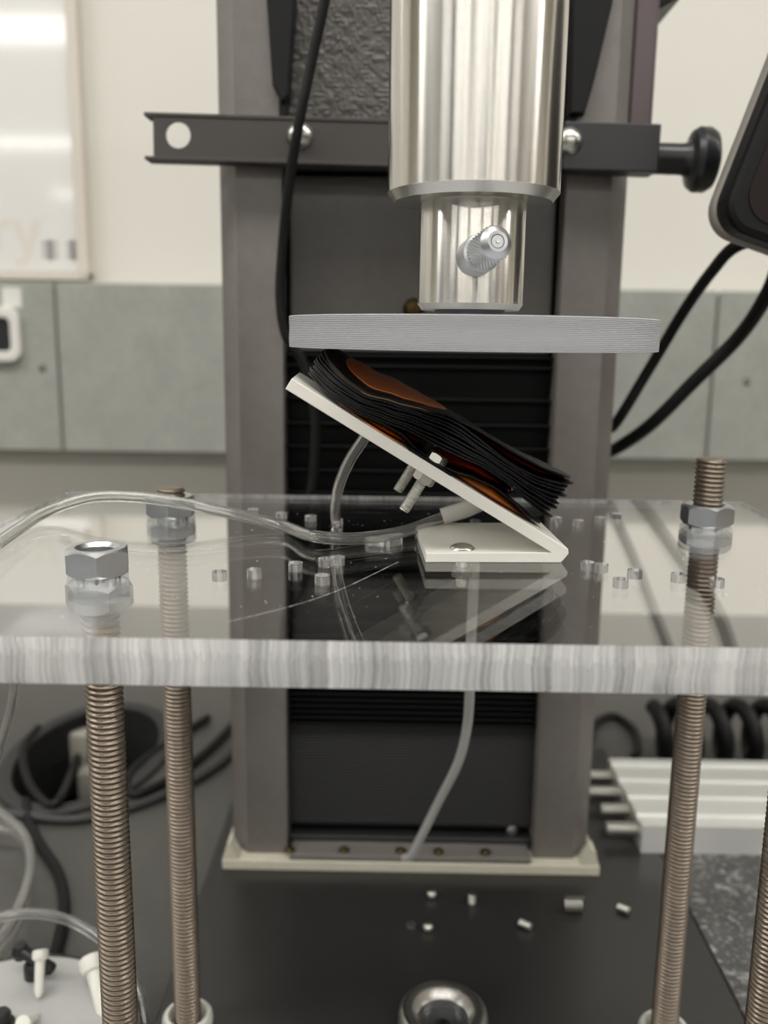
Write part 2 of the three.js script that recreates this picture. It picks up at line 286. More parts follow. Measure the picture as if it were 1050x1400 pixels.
  for (const [x, y, z] of [[-49, 174.6, -482], [85.7, 172.6, -478]]) part('screw', along(lathe([[0, 4.4], [2.2, 4.2], [4.4, 3.2], [6.2, 1.4], [6.8, 0]], 32), [x, y, z], [0, 0, 1]), M.bolt, bar);
  m.scale.setScalar(1.032); m.position.copy(P(14.45, -261.9, -536.6));
  part('knob', rot(along(lathe([[0, 32], [10, 31.6], [14, 30], [15.8, 27], [15.8, 22], [14, 19.4], [9, 18], [8, 16], [7.6, 14], [7.6, 0]], 40), [130, 168.5, -486], [1, 0, 0.0])), M.knob, bar, 'black round clamping knob');
}
// ---------------------------------------------------------------- ram, pin and platen
{
  const X = 28, Z = -345;
  const r = thing('ram', 'polished turned metal ram with a narrower lower stub', 'ram', [X, 83, Z]);
  const put = (g) => g.translate(X, 0, Z);
  part('cylinder', put(lathe([[31.2, 430], [31.2, 127.4], [31.2, 127.2]], 96)), M.steel, r);
  part('chamfer', put(lathe([[31.2, 127.2], [28.6, 124], [18, 124]], 96)), M.steelEdge, r);
  part('stub', put(lathe([[19.2, 124.2], [19.5, 123.4], [19.5, 88.2]], 96)), M.steel, r);
  part('stub_chamfer', put(lathe([[19.5, 88.2], [18, 86], [0, 86]], 96)), M.steelEdge, r);
  part('neck', put(lathe([[13, 86], [13, 83]], 48)), M.neck, r);
  // knurled pin through the stub
  const a = [28.6, 104, -324], b = [33.2, 107, -305.5], d = [b[0] - a[0], b[1] - a[1], b[2] - a[2]];
  const pin = part('pin', along(lathe([[0, 19.3], [2.0, 19.3], [2.2, 19.0], [2.4, 19.4], [3.4, 19.5], [5.3, 18], [5.5, 17.6], [5.5, 4.4], [6.5, 4], [6.7, 3.4], [6.7, -4], [0, -4]], 48), a, d), M.knurl, r, 'knurled grey pin');
  const dia = []; const H = 12, nA = 30, nB = 9; // diamond knurl: small raised pyramids
  for (let j = 0; j < nB; j++) for (let i = 0; i < nA; i++) {
    const th = (i + (j % 2) / 2) / nA * Math.PI * 2, y = 5 + (j + 0.5) / nB * H, w = Math.PI / nA, hh = H / nB;
    const p = (t, q, rad) => [rad * Math.cos(t), q, rad * Math.sin(t)];
    const c = p(th, y, 6.05), L = p(th - w, y, 5.48), R = p(th + w, y, 5.48), U = p(th, y + hh, 5.48), D = p(th, y - hh, 5.48);
    for (const tri of [[c, U, R], [c, R, D], [c, D, L], [c, L, U]]) dia.push(...tri.flat());
  }
  const kg = new THREE.BufferGeometry(); kg.setAttribute('position', new THREE.Float32BufferAttribute(dia, 3)); kg.computeVertexNormals(); noUV(kg);
  const kk = part('knurling', along(kg, a, d), M.knurl, pin); kk.userData.kind = 'stuff';
  part('centre_mark', along(lathe([[0, 19.6], [0.6, 19.6], [0.7, 19.2]], 16), a, d), M.steelEdge, pin);
}
{
  const pts = [[0, 83]]; pts.push([66.9, 83]); const n = 19, y0 = 71.9, h = 11.1 / n;
  for (let k = n - 1; k >= 0; k--) { const e = 67.8 + 0.07 * Math.sin(k * 12.9898); pts.push([e - 0.32, y0 + (k + 1) * h - 0.02], [e, y0 + (k + 0.72) * h], [e, y0 + (k + 0.28) * h], [e - 0.32, y0 + k * h + 0.02]); }
  pts.push([67.3, y0], [0, y0]);
  const g = new THREE.LatheGeometry(pts.map(([r, y]) => new THREE.Vector2(r, y)), 128);
  single('platen', toCreasedNormals(g.toNonIndexed(), 0.5).translate(28.8, 0, -345), M.platen, 'light grey layered round plate pressing down on the folded black stack', 'disc');
}

// ---------------------------------------------------------------- clear plate
const holes5 = [[-56.1, -285.8], [-45.1, -289.3], [-32.5, -298.9], [-22.8, -305.7], [-18.6, -308.1], [-22.1, -283.2], [68.5, -306.2], [72.7, -303.4], [82.4, -296.1], [74.8, -284.4], [95.9, -292.1], [106.5, -286.3], [-47.9, -385.9], [-34.7, -380.4], [-22.9, -373.5], [-61.5, -393.3], [71.4, -385.2], [79.8, -379.5], [90.7, -386.7], [100.2, -395.6]];
const rodSpots = [[-94.6, -282], [133, -375], [-94, -377], [135, -282]];
{
  const s = new THREE.Shape([[-158, 219], [168, 219], [168, 431], [-158, 431]].map(([x, z]) => new THREE.Vector2(x, z)));
  for (const [x, z] of holes5) s.holes.push(hole(x, -z, 2.5));
  for (const [x, z] of rodSpots) s.holes.push(hole(x, -z, 7.0));
  s.holes.push(hole(-2.8, 342, 7.4), hole(25, 309, 2.2));
  const g = new THREE.ExtrudeGeometry(s, { depth: 12.7, bevelEnabled: false, curveSegments: 20 }); g.rotateX(-Math.PI / 2); g.translate(0, -12.7, 0);
  { const sd = g.groups[1]; g.clearGroups(); g.addGroup(0, sd.start, 0); g.addGroup(sd.start, 24, 1); g.addGroup(sd.start + 24, sd.count - 24, 2); }
  const p = single('acrylic_plate', g, [M.acrylic, M.acrylicEdge, M.acrylicBore], 'thick clear plastic plate drilled with small holes and carried on threaded rods', 'plate');
  const sc = []; const cp = curve([[-43.7, 0, -233.3], [-28, 0, -248.9], [-16.4, 0, -264.7], [2.7, 0, -302.1]]);
  for (let i = 0; i < 40; i++) { const a = cp.getPoint(i / 40), b = cp.getPoint((i + 0.7 + 0.3 * rnd()) / 40), L = a.distanceTo(b); const k = new THREE.BoxGeometry(0.05 + 0.1 * rnd(), 0.02, L); k.rotateY(Math.atan2(b.x - a.x, b.z - a.z)); k.translate((a.x + b.x) / 2, 0.01, (a.z + b.z) / 2); sc.push(k); }
  const sg = part('scratch', merge(sc), M.scratch, p); sg.userData.kind = 'stuff';
}
{ // loose lint and swarf on the plate
  const g = [], p = scene.getObjectByName('acrylic_plate');
  for (let i = 0; i < 420; i++) { const x = -150 + 310 * rnd(), z = -425 + 200 * rnd(), w = 0.08 + 0.22 * rnd() ** 3; if (holes5.some(([a, c]) => Math.hypot(a - x, c - z) < 3.2)) continue; const k = new THREE.BoxGeometry(w * (1 + 2 * rnd()), 0.06, w); k.rotateY(rnd() * 6); k.translate(x, 0.03, z); g.push(k); }
  part('dust', merge(g), M.scratch, p).userData.kind = 'stuff';
}
// threaded rods, nuts
function threaded(r, depth, pitch, y0, y1, rows = 6, seg = 28) {
  const n = Math.round((y1 - y0) / pitch * rows), pos = [], idx = [];
  for (let j = 0; j <= n; j++) for (let i = 0; i <= seg; i++) {
    const th = i / seg * Math.PI * 2, y = y0 + (y1 - y0) * j / n; let t = ((y / pitch - i / seg) % 1 + 1) % 1; t = Math.abs(t * 2 - 1);
    const end = Math.min(1, Math.min(j, n - j) / 3 * 0.5 + 0.5), rr = (r - depth * Math.min(1, Math.max(0, (t - 0.12) * 1.3))) * (0.86 + 0.14 * end);
    pos.push(rr * Math.cos(th), y, rr * Math.sin(th));
  }
  for (let j = 0; j < n; j++) for (let i = 0; i < seg; i++) { const a = j * (seg + 1) + i, b = a + seg + 1; idx.push(a, b, a + 1, b, b + 1, a + 1); }
  for (const [row, up] of [[0, 0], [n, 1]]) { const c = pos.length / 3; pos.push(0, row ? y1 : y0, 0); for (let i = 0; i < seg; i++) { const a = row * (seg + 1) + i; up ? idx.push(c, a + 1, a) : idx.push(c, a, a + 1); } }
  const g = new THREE.BufferGeometry(); g.setAttribute('position', new THREE.Float32BufferAttribute(pos, 3)); g.setIndex(idx); g.computeVertexNormals();
  const uv = []; for (let k = 0; k < pos.length; k += 3) uv.push(Math.atan2(pos[k + 2], pos[k]) * r * MM, pos[k + 1] * MM);
  g.setAttribute('uv', new THREE.Float32BufferAttribute(uv, 2)); return g;
}
function hexNut(af, h, bore, turn = 0, both = true) {
  const R = af / Math.sqrt(3), hex = new THREE.CylinderGeometry(R, R, h, 6, 1).rotateY(turn);
  const c = R * 0.14, lim = new THREE.LatheGeometry([[0, -h / 2], [af / 2 * 0.97, -h / 2], [R * 1.02, -h / 2 + (both ? c : 0.001)], [R * 1.02, h / 2 - c], [af / 2 * 0.95, h / 2], [0, h / 2]].map(([x, y]) => new THREE.Vector2(x, y)), 64);
  let g = csg(hex, lim, INTERSECTION);
  if (bore) { const b = new THREE.LatheGeometry([[0, -h], [bore + 1.4, -h], [bore + 1.4, -h / 2], [bore, -h / 2 + 1.3], [bore, h / 2 - 1.3], [bore + 1.4, h / 2], [bore + 1.4, h], [0, h]].map(([x, y]) => new THREE.Vector2(x, y)), 48); g = csg(g, b, SUBTRACTION); }
  g = toCreasedNormals(g.index ? g.toNonIndexed() : g, 0.35); g.translate(0, h / 2, 0); return planar(g);
}
{
  const nutLabels = ['zinc hex nut with empty top on the plate, rod end sunk inside', 'zinc hex nut below the tall bare rod end', 'bluish zinc hex nut behind the looping clear tube, short rod end above', 'zinc hex nut on the rod cut off by the picture edge'];
  const rodLabels = ['brown threaded rod below the nut with an empty top', 'brown threaded rod standing tall above its nut', 'brown threaded rod behind the looping clear tube', 'brown threaded rod mostly hidden past the plate corner'];
  const tops = [3, 28, 12, 6], turns = [0.28 , 0, 0.1, 0];
  rodSpots.forEach(([x, z], i) => {
    const t = thing('threaded_rod', rodLabels[i], 'threaded rod', [x, -248, z], 'rods carrying the clear plate');
    part('shaft', threaded(6.3, 0.95, 1.954, -247.5, tops[i]).translate(x, 0, z), M.rod, t);
    part('foot', lathe([[7, -246.5], [8.2, -243.6], [9.2, -242.8], [10.8, -243], [11.8, -244.4], [12, -246], [12, -247.95], [0, -247.95]], 40).translate(x, 0, z), M.foot, t, 'pale round foot');
    const n = single('hex_nut', hexNut(19, 8.6, 5.6, turns[i]).translate(x, 0.02, z), M.zinc, nutLabels[i], 'nut', 'nuts on the clear plate');
    const u = single('hex_nut', hexNut(19, 8.6, 5.6, turns[i] + 0.3).translate(x, -12.72 - 8.6, z), M.zinc, ['zinc hex nut under the plate on the rod with sunken top', 'zinc hex nut under the plate on the tall bare rod', 'zinc hex nut under the plate on the rod behind the tube', 'zinc hex nut under the plate on the hidden corner rod'][i], 'nut', 'nuts under the clear plate');
  });
}

// ---------------------------------------------------------------- angled bracket and folded stack
const A = [-33.58, 62.13], T = [0.85597, -0.51702], NN = [0.51702, 0.85597];
const ramp = (t, n, z) => [A[0] + T[0] * t + NN[0] * n, A[1] + T[1] * t + NN[1] * n, z];
{
  const b = thing('angle_bracket', 'white printed bracket with a sloping arm, screwed to the clear plate', 'bracket', [36, 0, -328]);
  const pl = [[12, 0.02], [59, 0.02], [61.5, 3.2], [61.25, 4.86], [A[0], A[1]], [-35.7, 58.7], [55.6, 3.55], [12, 3.3]];
  const g = prism(pl, 51, 0.25); g.translate(0, 0, -354);
  // hole in the arm for the short tube, hole in the foot for its screw
  part('body', planar(g), M.pla, b);
  const lay = []; for (let k = 0; k < 7; k++) { const q = 0.4 + k * 0.55; const a = ramp(0.6, -q, 0), c = ramp(109 - q, -q, 0); }
  const s = thing('machine_screw', 'small flat screw head set in the foot of the white bracket', 'screw', [25, 3.3, -309]);
  part('head', lathe([[0, 5.3], [1.6, 5.2], [3.2, 4.7], [4.2, 3.9], [4.4, 3.3], [0, 3.3]], 32).translate(25, 0, -309), M.bolt, s);
  part('shank', threaded(2.0, 0.3, 0.7, -20, 3.4, 4, 14).translate(25, 0, -309), M.bolt, s);
  part('nut', hexNut(7, 3.2, 0).translate(25, -16.4, -309), M.bolt, s);
}
const lerpT = (tab) => (x) => { let i = 0; while (i < tab.length - 2 && x > tab[i + 1][0]) i++; const [a, ya] = tab[i], [b, yb] = tab[i + 1]; let t = Math.min(1, Math.max(0, (x - a) / (b - a))); t = t * t * (3 - 2 * t) * 0.5 + t * 0.5; return ya + (yb - ya) * t; };
const h0 = lerpT([[3, 3.0], [14, 1.2], [23, 1.0], [33, 2.6], [41, 3.0], [48, 1.2], [55, 0.6], [62, 1.2], [70, 3.4], [78, 4.2], [86, 3.4], [94, 1.6], [106, 0.9]]);
const h1 = lerpT([[3, 3.7], [14, 1.9], [23, 1.8], [33, 3.4], [42, 5.2], [50, 5.6], [56, 6.0], [62, 6.8], [70, 8.2], [80, 8.0], [90, 6.2], [98, 5.0], [107, 5.2]]);
const hT = lerpT([[3, 7.6], [8, 8.0], [14, 8.0], [23, 8.6], [33, 11.6], [43, 14.4], [53, 16.6], [64, 17.8], [76, 17.8], [87, 18.4], [98, 20], [107, 21.4]]);
const liftT = lerpT([[0, 7.0], [8, 7.0], [20, 6.8], [32, 5.2], [44, 2.6], [56, 0.8], [66, 0], [110, 0]]);
const NL = 11, bump = (t) => { const q = Math.min(1, Math.max(0, (t - 58) / 45)); return Math.sin(Math.PI * q) ** 0.8; };
const level = (k, t) => { const f = (k - 1) / (NL - 2), top = hT(t) - (k < NL - 1 ? 2.9 : 0) * bump(t); return h1(t) + (top - h1(t)) * f; };
function sheetGeo(hn, L0, L1, W, th, zc, waist = 6, lift = 0, na = 72, nb = 12) {
  const pos = [], idx = [], uv = [];
  const half = (t) => { const a = t - L0, b = L1 - t; let w = W; if (a < W) w = Math.min(w, Math.sqrt(Math.max(0, W * W - (W - a) ** 2))); if (b < W) w = Math.min(w, Math.sqrt(Math.max(0, W * W - (W - b) ** 2))); return Math.max(0.05, w - waist * Math.exp(-(((t - 55) / 9) ** 2))); };
  for (const side of [1, 0]) for (let i = 0; i <= na; i++) { const q = i / na, t = L0 + (L1 - L0) * (0.5 - 0.5 * Math.cos(Math.PI * q)), w = half(t);
    for (let j = 0; j <= nb; j++) { const b = 1 - 2 * j / nb, z = zc + w * b; const up = (0.5 - 0.5 * (w * b) / 23); const n = hn(t) + lift * liftT(t) * Math.sin(Math.min(1, up * 1.15) * Math.PI / 2) + (side ? th : 0);
      pos.push(...ramp(t, n, z)); uv.push(t * MM, z * MM); } }
  const S = (na + 1) * (nb + 1), id = (s, i, j) => (s ? 0 : S) + i * (nb + 1) + j;
  for (let i = 0; i < na; i++) for (let j = 0; j < nb; j++) { const a = id(1, i, j), b = id(1, i + 1, j), c = id(1, i + 1, j + 1), d = id(1, i, j + 1); idx.push(a, b, c, a, c, d); const e = id(0, i, j), f = id(0, i + 1, j), g = id(0, i + 1, j + 1), h = id(0, i, j + 1); idx.push(e, g, f, e, h, g); }
  const wall = (a1, b1, a0, b0) => idx.push(a1, a0, b1, b1, a0, b0);
  for (let i = 0; i < na; i++) { wall(id(1, i, 0), id(1, i + 1, 0), id(0, i, 0), id(0, i + 1, 0)); wall(id(1, i + 1, nb), id(1, i, nb), id(0, i + 1, nb), id(0, i, nb)); }
  for (let j = 0; j < nb; j++) { wall(id(1, 0, j + 1), id(1, 0, j), id(0, 0, j + 1), id(0, 0, j)); wall(id(1, na, j), id(1, na, j + 1), id(0, na, j), id(0, na, j + 1)); }
  const g = new THREE.BufferGeometry(); g.setAttribute('position', new THREE.Float32BufferAttribute(pos, 3)); g.setAttribute('uv', new THREE.Float32BufferAttribute(uv, 2)); g.setIndex(idx);
  g.computeVertexNormals(); return toCreasedNormals(g.toNonIndexed(), 0.7);
}
{
  const base = ramp(55, 0, -328);
  const s = thing('folded_actuator', 'stack of thin black sheets with orange pads squeezed between sloping arm and disc', 'actuator', base);
  const zc = -329;
  for (let k = 0; k < NL; k++) {
    const f = k < 1 ? 0 : (k - 1) / (NL - 2), wob = (t) => 0.42 * Math.sin(t * 0.13 + k * 2.1) + 0.2 * Math.sin(t * 0.31 + k * 1.3);
    const hn = k < 1 ? h0 : (t) => level(k, t) + wob(t) * (1 - f) * f * 2;
    const L0 = 3.2 + 2.2 * Math.sin(k * 1.7) * 0.25 + (k === NL - 1 ? 1.4 : 0), L1 = (k < 1 ? 104 : 105.6 + 1.2 * Math.sin(k * 2.3)) - (f > 0.8 ? 0.6 : 0);
    part('sheet', sheetGeo(hn, L0, L1, 23.5, 0.62, zc, 5, f * f), M.sheet, s);
  }
  part('pad', sheetGeo((t) => hT(t) + 0.25, 12.5, 52, 17, 0.6, zc + 1, 0, 1, 60, 12), M.amber, s, 'brownish orange pad on the top sheet');
  part('pad', sheetGeo(lerpT([[17, 0.02], [24, 0.02], [50, 0.02]]), 17, 50, 22, 0.3, zc + 0.6, 0, 0, 40, 6), M.kapton, s, 'orange pad under the upper lobe');
  const lens = (a, b, f) => sheetGeo((t) => 0.1, a, b, 22.4, 0.1, zc, 0, 0, 2, 2);
  const fill = (t0, t1, low, high, mat, label, W) => { // lens-shaped pouch filling the gap between two sheets
    const na = 40, nb = 10, pos = [], idx = [];
    for (const sd of [0, 1]) for (let i = 0; i <= na; i++) for (let j = 0; j <= nb; j++) { const t = t0 + (t1 - t0) * i / na, b = 1 - 2 * j / nb, r = Math.pow(1 - b * b, 0.35); const e = Math.pow(Math.sin(Math.PI * i / na), 0.7); const mid = (low(t) + high(t)) / 2, hh = Math.max(0.02, (high(t) - low(t)) / 2 * r); pos.push(...ramp(t, sd ? mid + hh : mid - hh, zc + W * b * Math.max(0.2, e))); }
    const S = (na + 1) * (nb + 1); for (let i = 0; i < na; i++) for (let j = 0; j < nb; j++) { const a = i * (nb + 1) + j, b = a + nb + 1; idx.push(a, a + 1, b, b, a + 1, b + 1); idx.push(S + a, S + b, S + a + 1, S + b, S + b + 1, S + a + 1); }
    const g = new THREE.BufferGeometry(); g.setAttribute('position', new THREE.Float32BufferAttribute(pos, 3)); g.setIndex(idx); g.computeVertexNormals(); noUV(g); return part('pouch', g, mat, s, label);
  };
  fill(20, 50, () => 0.35, (t) => h0(t) - 0.05, M.kapton, 'orange pouch', 22.5);
  fill(58, 100, () => 0.1, (t) => h0(t) - 0.05, M.kapton, 'orange pouch', 23);
  fill(57, 88, (t) => h0(t) + 0.65, (t) => h1(t) - 0.05, M.red, 'dark red pouch', 23);
  fill(36, 52, (t) => h0(t) + 0.65, (t) => h1(t) - 0.05, M.red, 'dark red pouch', 21);
  fill(60, 102, (t) => level(9, t) + 0.65, (t) => level(10, t), M.red, 'dark red pouch', 21.5);
  part('film', sheetGeo((t) => hT(t) - 0.32, 4.2, 62, 23.75, 0.22, zc, 5, 1), M.tan, s, 'thin tan film edge under the top sheet');
  part('tab', prism([[-9, -6], [8, -6], [10, 0], [8, 7], [-3, 9], [-9, 5]], 0.9, 0.2).rotateX(-Math.PI / 2).rotateZ(-0.5433).translate(...ramp(54.5, 0.02, -310)), M.sheet, s, 'black bolted tab');
  // bolts
  const mk = (name, z, label, len) => {
    const b = thing('bolt', label, 'bolt', ramp(56, 1, z), 'bolts holding the black stack');
    const o = ramp(56, 1.0, z);
    part('head', along(hexNut(7, 3.0, 0, 0.25), o, [NN[0], NN[1], 0]), name, b);
    part('washer', along(lathe([[0, 0.05], [4.2, 0], [4.4, -0.3], [4.2, -0.6], [0, -0.6]], 28), o, [NN[0], NN[1], 0]), M.black, b);
    part('shank', along(threaded(2.05, 0.45, 0.9, -len, 0.5, 5, 16), o, [NN[0], NN[1], 0]), name, b);
    part('nut', along(hexNut(7, 3.2, 0, 0.6), ramp(56, -4.02 - 3.2, z), [NN[0], NN[1], 0]), name, b);
    return b;
  };
  mk(M.bolt, -309.5, 'zinc hex bolt through the sloping arm with its shank towards the viewer', 20);
  mk(M.bolt, -349.5, 'bolt at the rear of the sloping arm, half hidden behind it', 20);
}

for (const o of scene.children) if (/^(angle_bracket|folded_actuator|bolt)(_\d+)?$/.test(o.name)) { // the bracket stands turned a little on the plate
  const a = 0.05, c = P(36, 0, -303), v = o.position.clone().sub(c); v.applyAxisAngle(new THREE.Vector3(0, 1, 0), a); o.position.copy(c.add(v)); o.rotation.y = a;
}
// ---------------------------------------------------------------- clear tubes and cables
const HT = (n, pts, r, ri, label, seg = 90, mat = M.tubing, group) => single(n, hollow(pts, r, ri, seg), mat, label, 'tube', group);
const mainTube = HT('clear_tube', [[49, 25, -353], [47.3, 20.1, -352.5], [33, 11.5, -350], [18.6, 5.4, -350], [4.2, 2.7, -338], [-14.7, 2.5, -326], [-28.1, 3.6, -324], [-42.1, 2.8, -345], [-59.8, 5.3, -352], [-83.9, 9.2, -356], [-106.2, 10.5, -362], [-124.1, 9.2, -366], [-136, 5.8, -366], [-141.6, 3.6, -357], [-141.5, 2.6, -335], [-139, 2.5, -309], [-137, 2.4, -290], [-150, 3, -275], [-166, -4, -285], [-180, -45, -330], [-170, -65, -365], [-166, -75, -375], [-167.2, -85.3, -375], [-170.6, -97.5, -375], [-178, -118, -375], [-195, -160, -372], [-206, -222, -372]], 2.3, 1.3, 'long clear tube looping over the plate from behind the bracket', 260);
part('sleeve', hollow([[48, 22.5, -352.8], [40, 15.5, -351], [31, 10.4, -350], [20, 6.6, -349.8]], 3.3, 2.35, 40), M.milky, mainTube, 'cloudy sleeve');
HT('clear_tube', [[-8.5, 43.0, -321], [-10.5, 39.6, -325], [-16, 30.3, -335], [-20.6, 18.8, -345], [-22.5, 8, -355], [-22.9, 2.5, -363]], 2.1, 1.1, 'short clear tube curving down from the sloping arm to a plate hole');
HT('grey_tube', [[37, -14, -392], [37.7, -40, -396], [37.7, -72.3, -400], [38.3, -88.8, -405], [38.7, -110, -415], [36.3, -136.9, -430], [28.1, -171.5, -452], [19.3, -204.3, -470], [13.6, -223, -480], [11, -226.5, -485]], 2.4, 1.4, 'dull grey tube hanging under the clear plate to the machine base', 90, M.cloudy);
HT('clear_tube', [[-330, -255, -470], [-300, -250, -560], [-278, -237, -561.7], [-254.3, -235, -541.5], [-229.2, -235, -517.5], [-210.5, -235, -482.1], [-202.3, -236, -444], [-203, -238, -422.2], [-215, -245, -400], [-250, -257, -380]], 3.1, 1.9, 'upper of two clear tube bends beside the clear dish');
HT('clear_tube', [[-320, -258, -480], [-290, -252, -535], [-267.5, -243, -537.9], [-245, -243, -534], [-222.5, -243, -509.3], [-209.8, -243, -475.1], [-202, -244, -441.5], [-205, -247, -410], [-225, -257, -380]], 2.6, 1.5, 'lower of two clear tube bends beside the clear dish');
HT('clear_tube', [[-260, -256, -405], [-235, -246, -415], [-216, -232, -418], [-204.4, -229, -426.5], [-184.5, -229, -430], [-164.5, -232, -427], [-145.2, -236, -416.5], [-123.9, -241, -395.1], [-112, -255, -372]], 2.6, 1.4, 'clear tube arching over the dish towards the threaded rod');
const CB = (pts, r, label, n = 80, m = M.cable) => single('cable', tube(pts, r, n), m, label, 'cable');
CB([[-32, 425, -462], [-32.8, 252.5, -468], [-35.3, 234, -469], [-41.5, 208.5, -471], [-48.3, 178.7, -472], [-53.9, 152.4, -479], [-58.4, 124, -486], [-60.5, 94.3, -489], [-57.5, 75.2, -490], [-49.7, 63.7, -492], [-42.9, 36.2, -494], [-43.7, -0.1, -496], [-47.1, -20.8, -497]], 2.6, 'black cable hanging in front of the machine column and bar', 120);
CB([[180, 126, -452], [169.4, 122, -470], [166.1, 112, -490], [162.1, 92.1, -520], [151.5, 61, -540], [136, 26, -552], [139, 18, -590], [130, 0, -625], [110, -30, -640]], 3.2, 'thinner black cable from the dark monitor to behind the column');
CB([[225, 150, -455], [202.5, 139.1, -470], [196.1, 101.2, -490], [192.1, 78.4, -515], [174.6, 53.2, -530], [155.3, 26.1, -545], [142, 9, -568], [138, 0, -600], [120, -20, -650]], 4.0, 'thick black cable sweeping down from the dark monitor');
const b = -258.4;
CB([[-340, b, -620], [-294.4, b, -594.4], [-257, b, -580.5], [-219.2, b, -575.8], [-187.8, b, -590.9], [-160.2, b, -617.3], [-133.5, b, -663], [-120, b, -718]], 3.4, 'grey black cable lying across the near side of the bench opening', 80, M.greyCable);
CB([[-112, b, -840], [-131.3, b, -754.9], [-150.5, b, -675.2], [-173.2, b, -625.8], [-186, b, -612], [-194, b, -618], [-197.9, b, -648.3], [-186, b, -690], [-160, b, -750]], 3.4, 'black cable looped on the bench beside the opening');
CB([[-300, -257, -720], [-296, -256, -680], [-268, b + 1, -622], [-240, b + 2, -590], [-236, -254, -590], [-259, -276, -690], [-282, -310, -760], [-285, -400, -765]], 3.2, 'black cable dropping into the bench opening');
CB([[-262, b, -600], [-249.4, b, -580.7 + 8], [-230, b, -543.9], [-205.8, b, -511.2], [-190.3, b, -478.2], [-181.5, b, -442.4], [-178.1, b, -424.7], [-176, b, -400]], 3.4, 'black cable running from the bench opening towards the clear dish');
CB([[165, b, -700], [170, b, -712], [181.5, b, -748.6], [203, b, -768], [214, b, -740], [207, b, -699.3], [200, b, -685]], 3.4, 'small dark cable ring behind the pale metal bars', 60);
{ // coiled cord
  const pts = []; for (let i = 0; i <= 150; i++) { const q = i / 150, a = q * Math.PI * 2 * 8; pts.push([214 + q * 190, -235.2 + 20 * Math.cos(a), -690 + 20 * Math.sin(a)]); }
  single('coiled_cord', tube(pts, 6.6, 420, 10), M.cable, 'black coiled cord lying behind the pale metal bars', 'cord');
}
{ // white plugs deep in the bench opening
  for (const [x, y, z, l] of [[-276, -290, -750, 'larger white plug down in the bench opening'], [-258, -312, -722, 'smaller white plug lower in the bench opening']]) {
    const p = thing('power_plug', l, 'plug', [x, y - 26, z]);
    part('body', box(x - 9.5, x + 9.5, y - 18, y + 18, z - 8, z + 8, 4), M.plug, p);
    part('cord', tube([[x, y - 20, z], [x + 2, y - 60, z - 5], [x + 10, y - 150, z - 10]], 3.5, 20, 8), M.plug, p);
  }
}

// ---------------------------------------------------------------- right side: stone slab, bars, monitor
single('stone_slab', planar(box(176.8, 900, -261.9, -248.2, -626, -200, 1)), M.stone, 'dark speckled stone slab lying on the bench beside the machine', 'slab');
{
  const labels = ['rearmost pale metal bar of the four with threaded ends', 'pale metal bar second from the back of the four', 'pale metal bar third from the back of the four', 'pale metal bar nearest the viewer of the four'];
  [[-612, 147, 163.5], [-588.4, 142, 163], [-564.8, 145, 163.6], [-541.2, 143, 163.2]].forEach(([z, xs, x0], i) => {
    const r = thing('metal_bar', labels[i], 'bar', [x0 + 160, -248, z], 'pale metal bars');
    const pr = [[-11.6, 0], [11.6, 0], [11.6, 19], [4, 19], [3.2, 17.4], [-3.2, 17.4], [-4, 19], [-11.6, 19]];
    part('rail', prism(pr, 330, 0.5).rotateY(Math.PI / 2).translate(x0, -247.9, z), M.alu, r);
    part('threaded_end', along(threaded(4.9, 0.7, 1.6, 0, x0 - xs + 2, 5, 20), [xs, -238, z], [1, 0, 0]), M.bolt, r);
  });
}
{ // monitor on its own pole
  const m = thing('monitor', 'black tilted monitor with rounded corners beside the column', 'monitor', [255, -262, -452]);
  const W = 120, H = 95, r = 14, s = []; for (const [cx, cy, a] of [[W - r, H - r, 0], [-W + r, H - r, 1], [-W + r, -H + r, 2], [W - r, -H + r, 3]]) for (let k = 0; k <= 8; k++) { const q = (a + k / 8) * Math.PI / 2; s.push([cx + r * Math.cos(q), cy + r * Math.sin(q)]); }
  const put = (g) => g.rotateZ(-0.315).translate(284.5, 179.5, -440);
  part('housing', put(prism(s, 26, 3)), M.black, m);
  part('rim', put(prism(s.map(([x, y]) => [x * 1.012, y * 1.014]), 8, 2).translate(0, 0, 4)), M.bezel, m, 'lighter grey rim');
  part('screen', put(prism(s.map(([x, y]) => [x * 0.94, y * 0.93]), 1.2, 0.3).translate(0, 0, 25.4)), M.screen, m, 'dark reddish glass screen');
  part('pole', box(246, 264, -257, 200, -461, -443, 3), M.black, m);
}

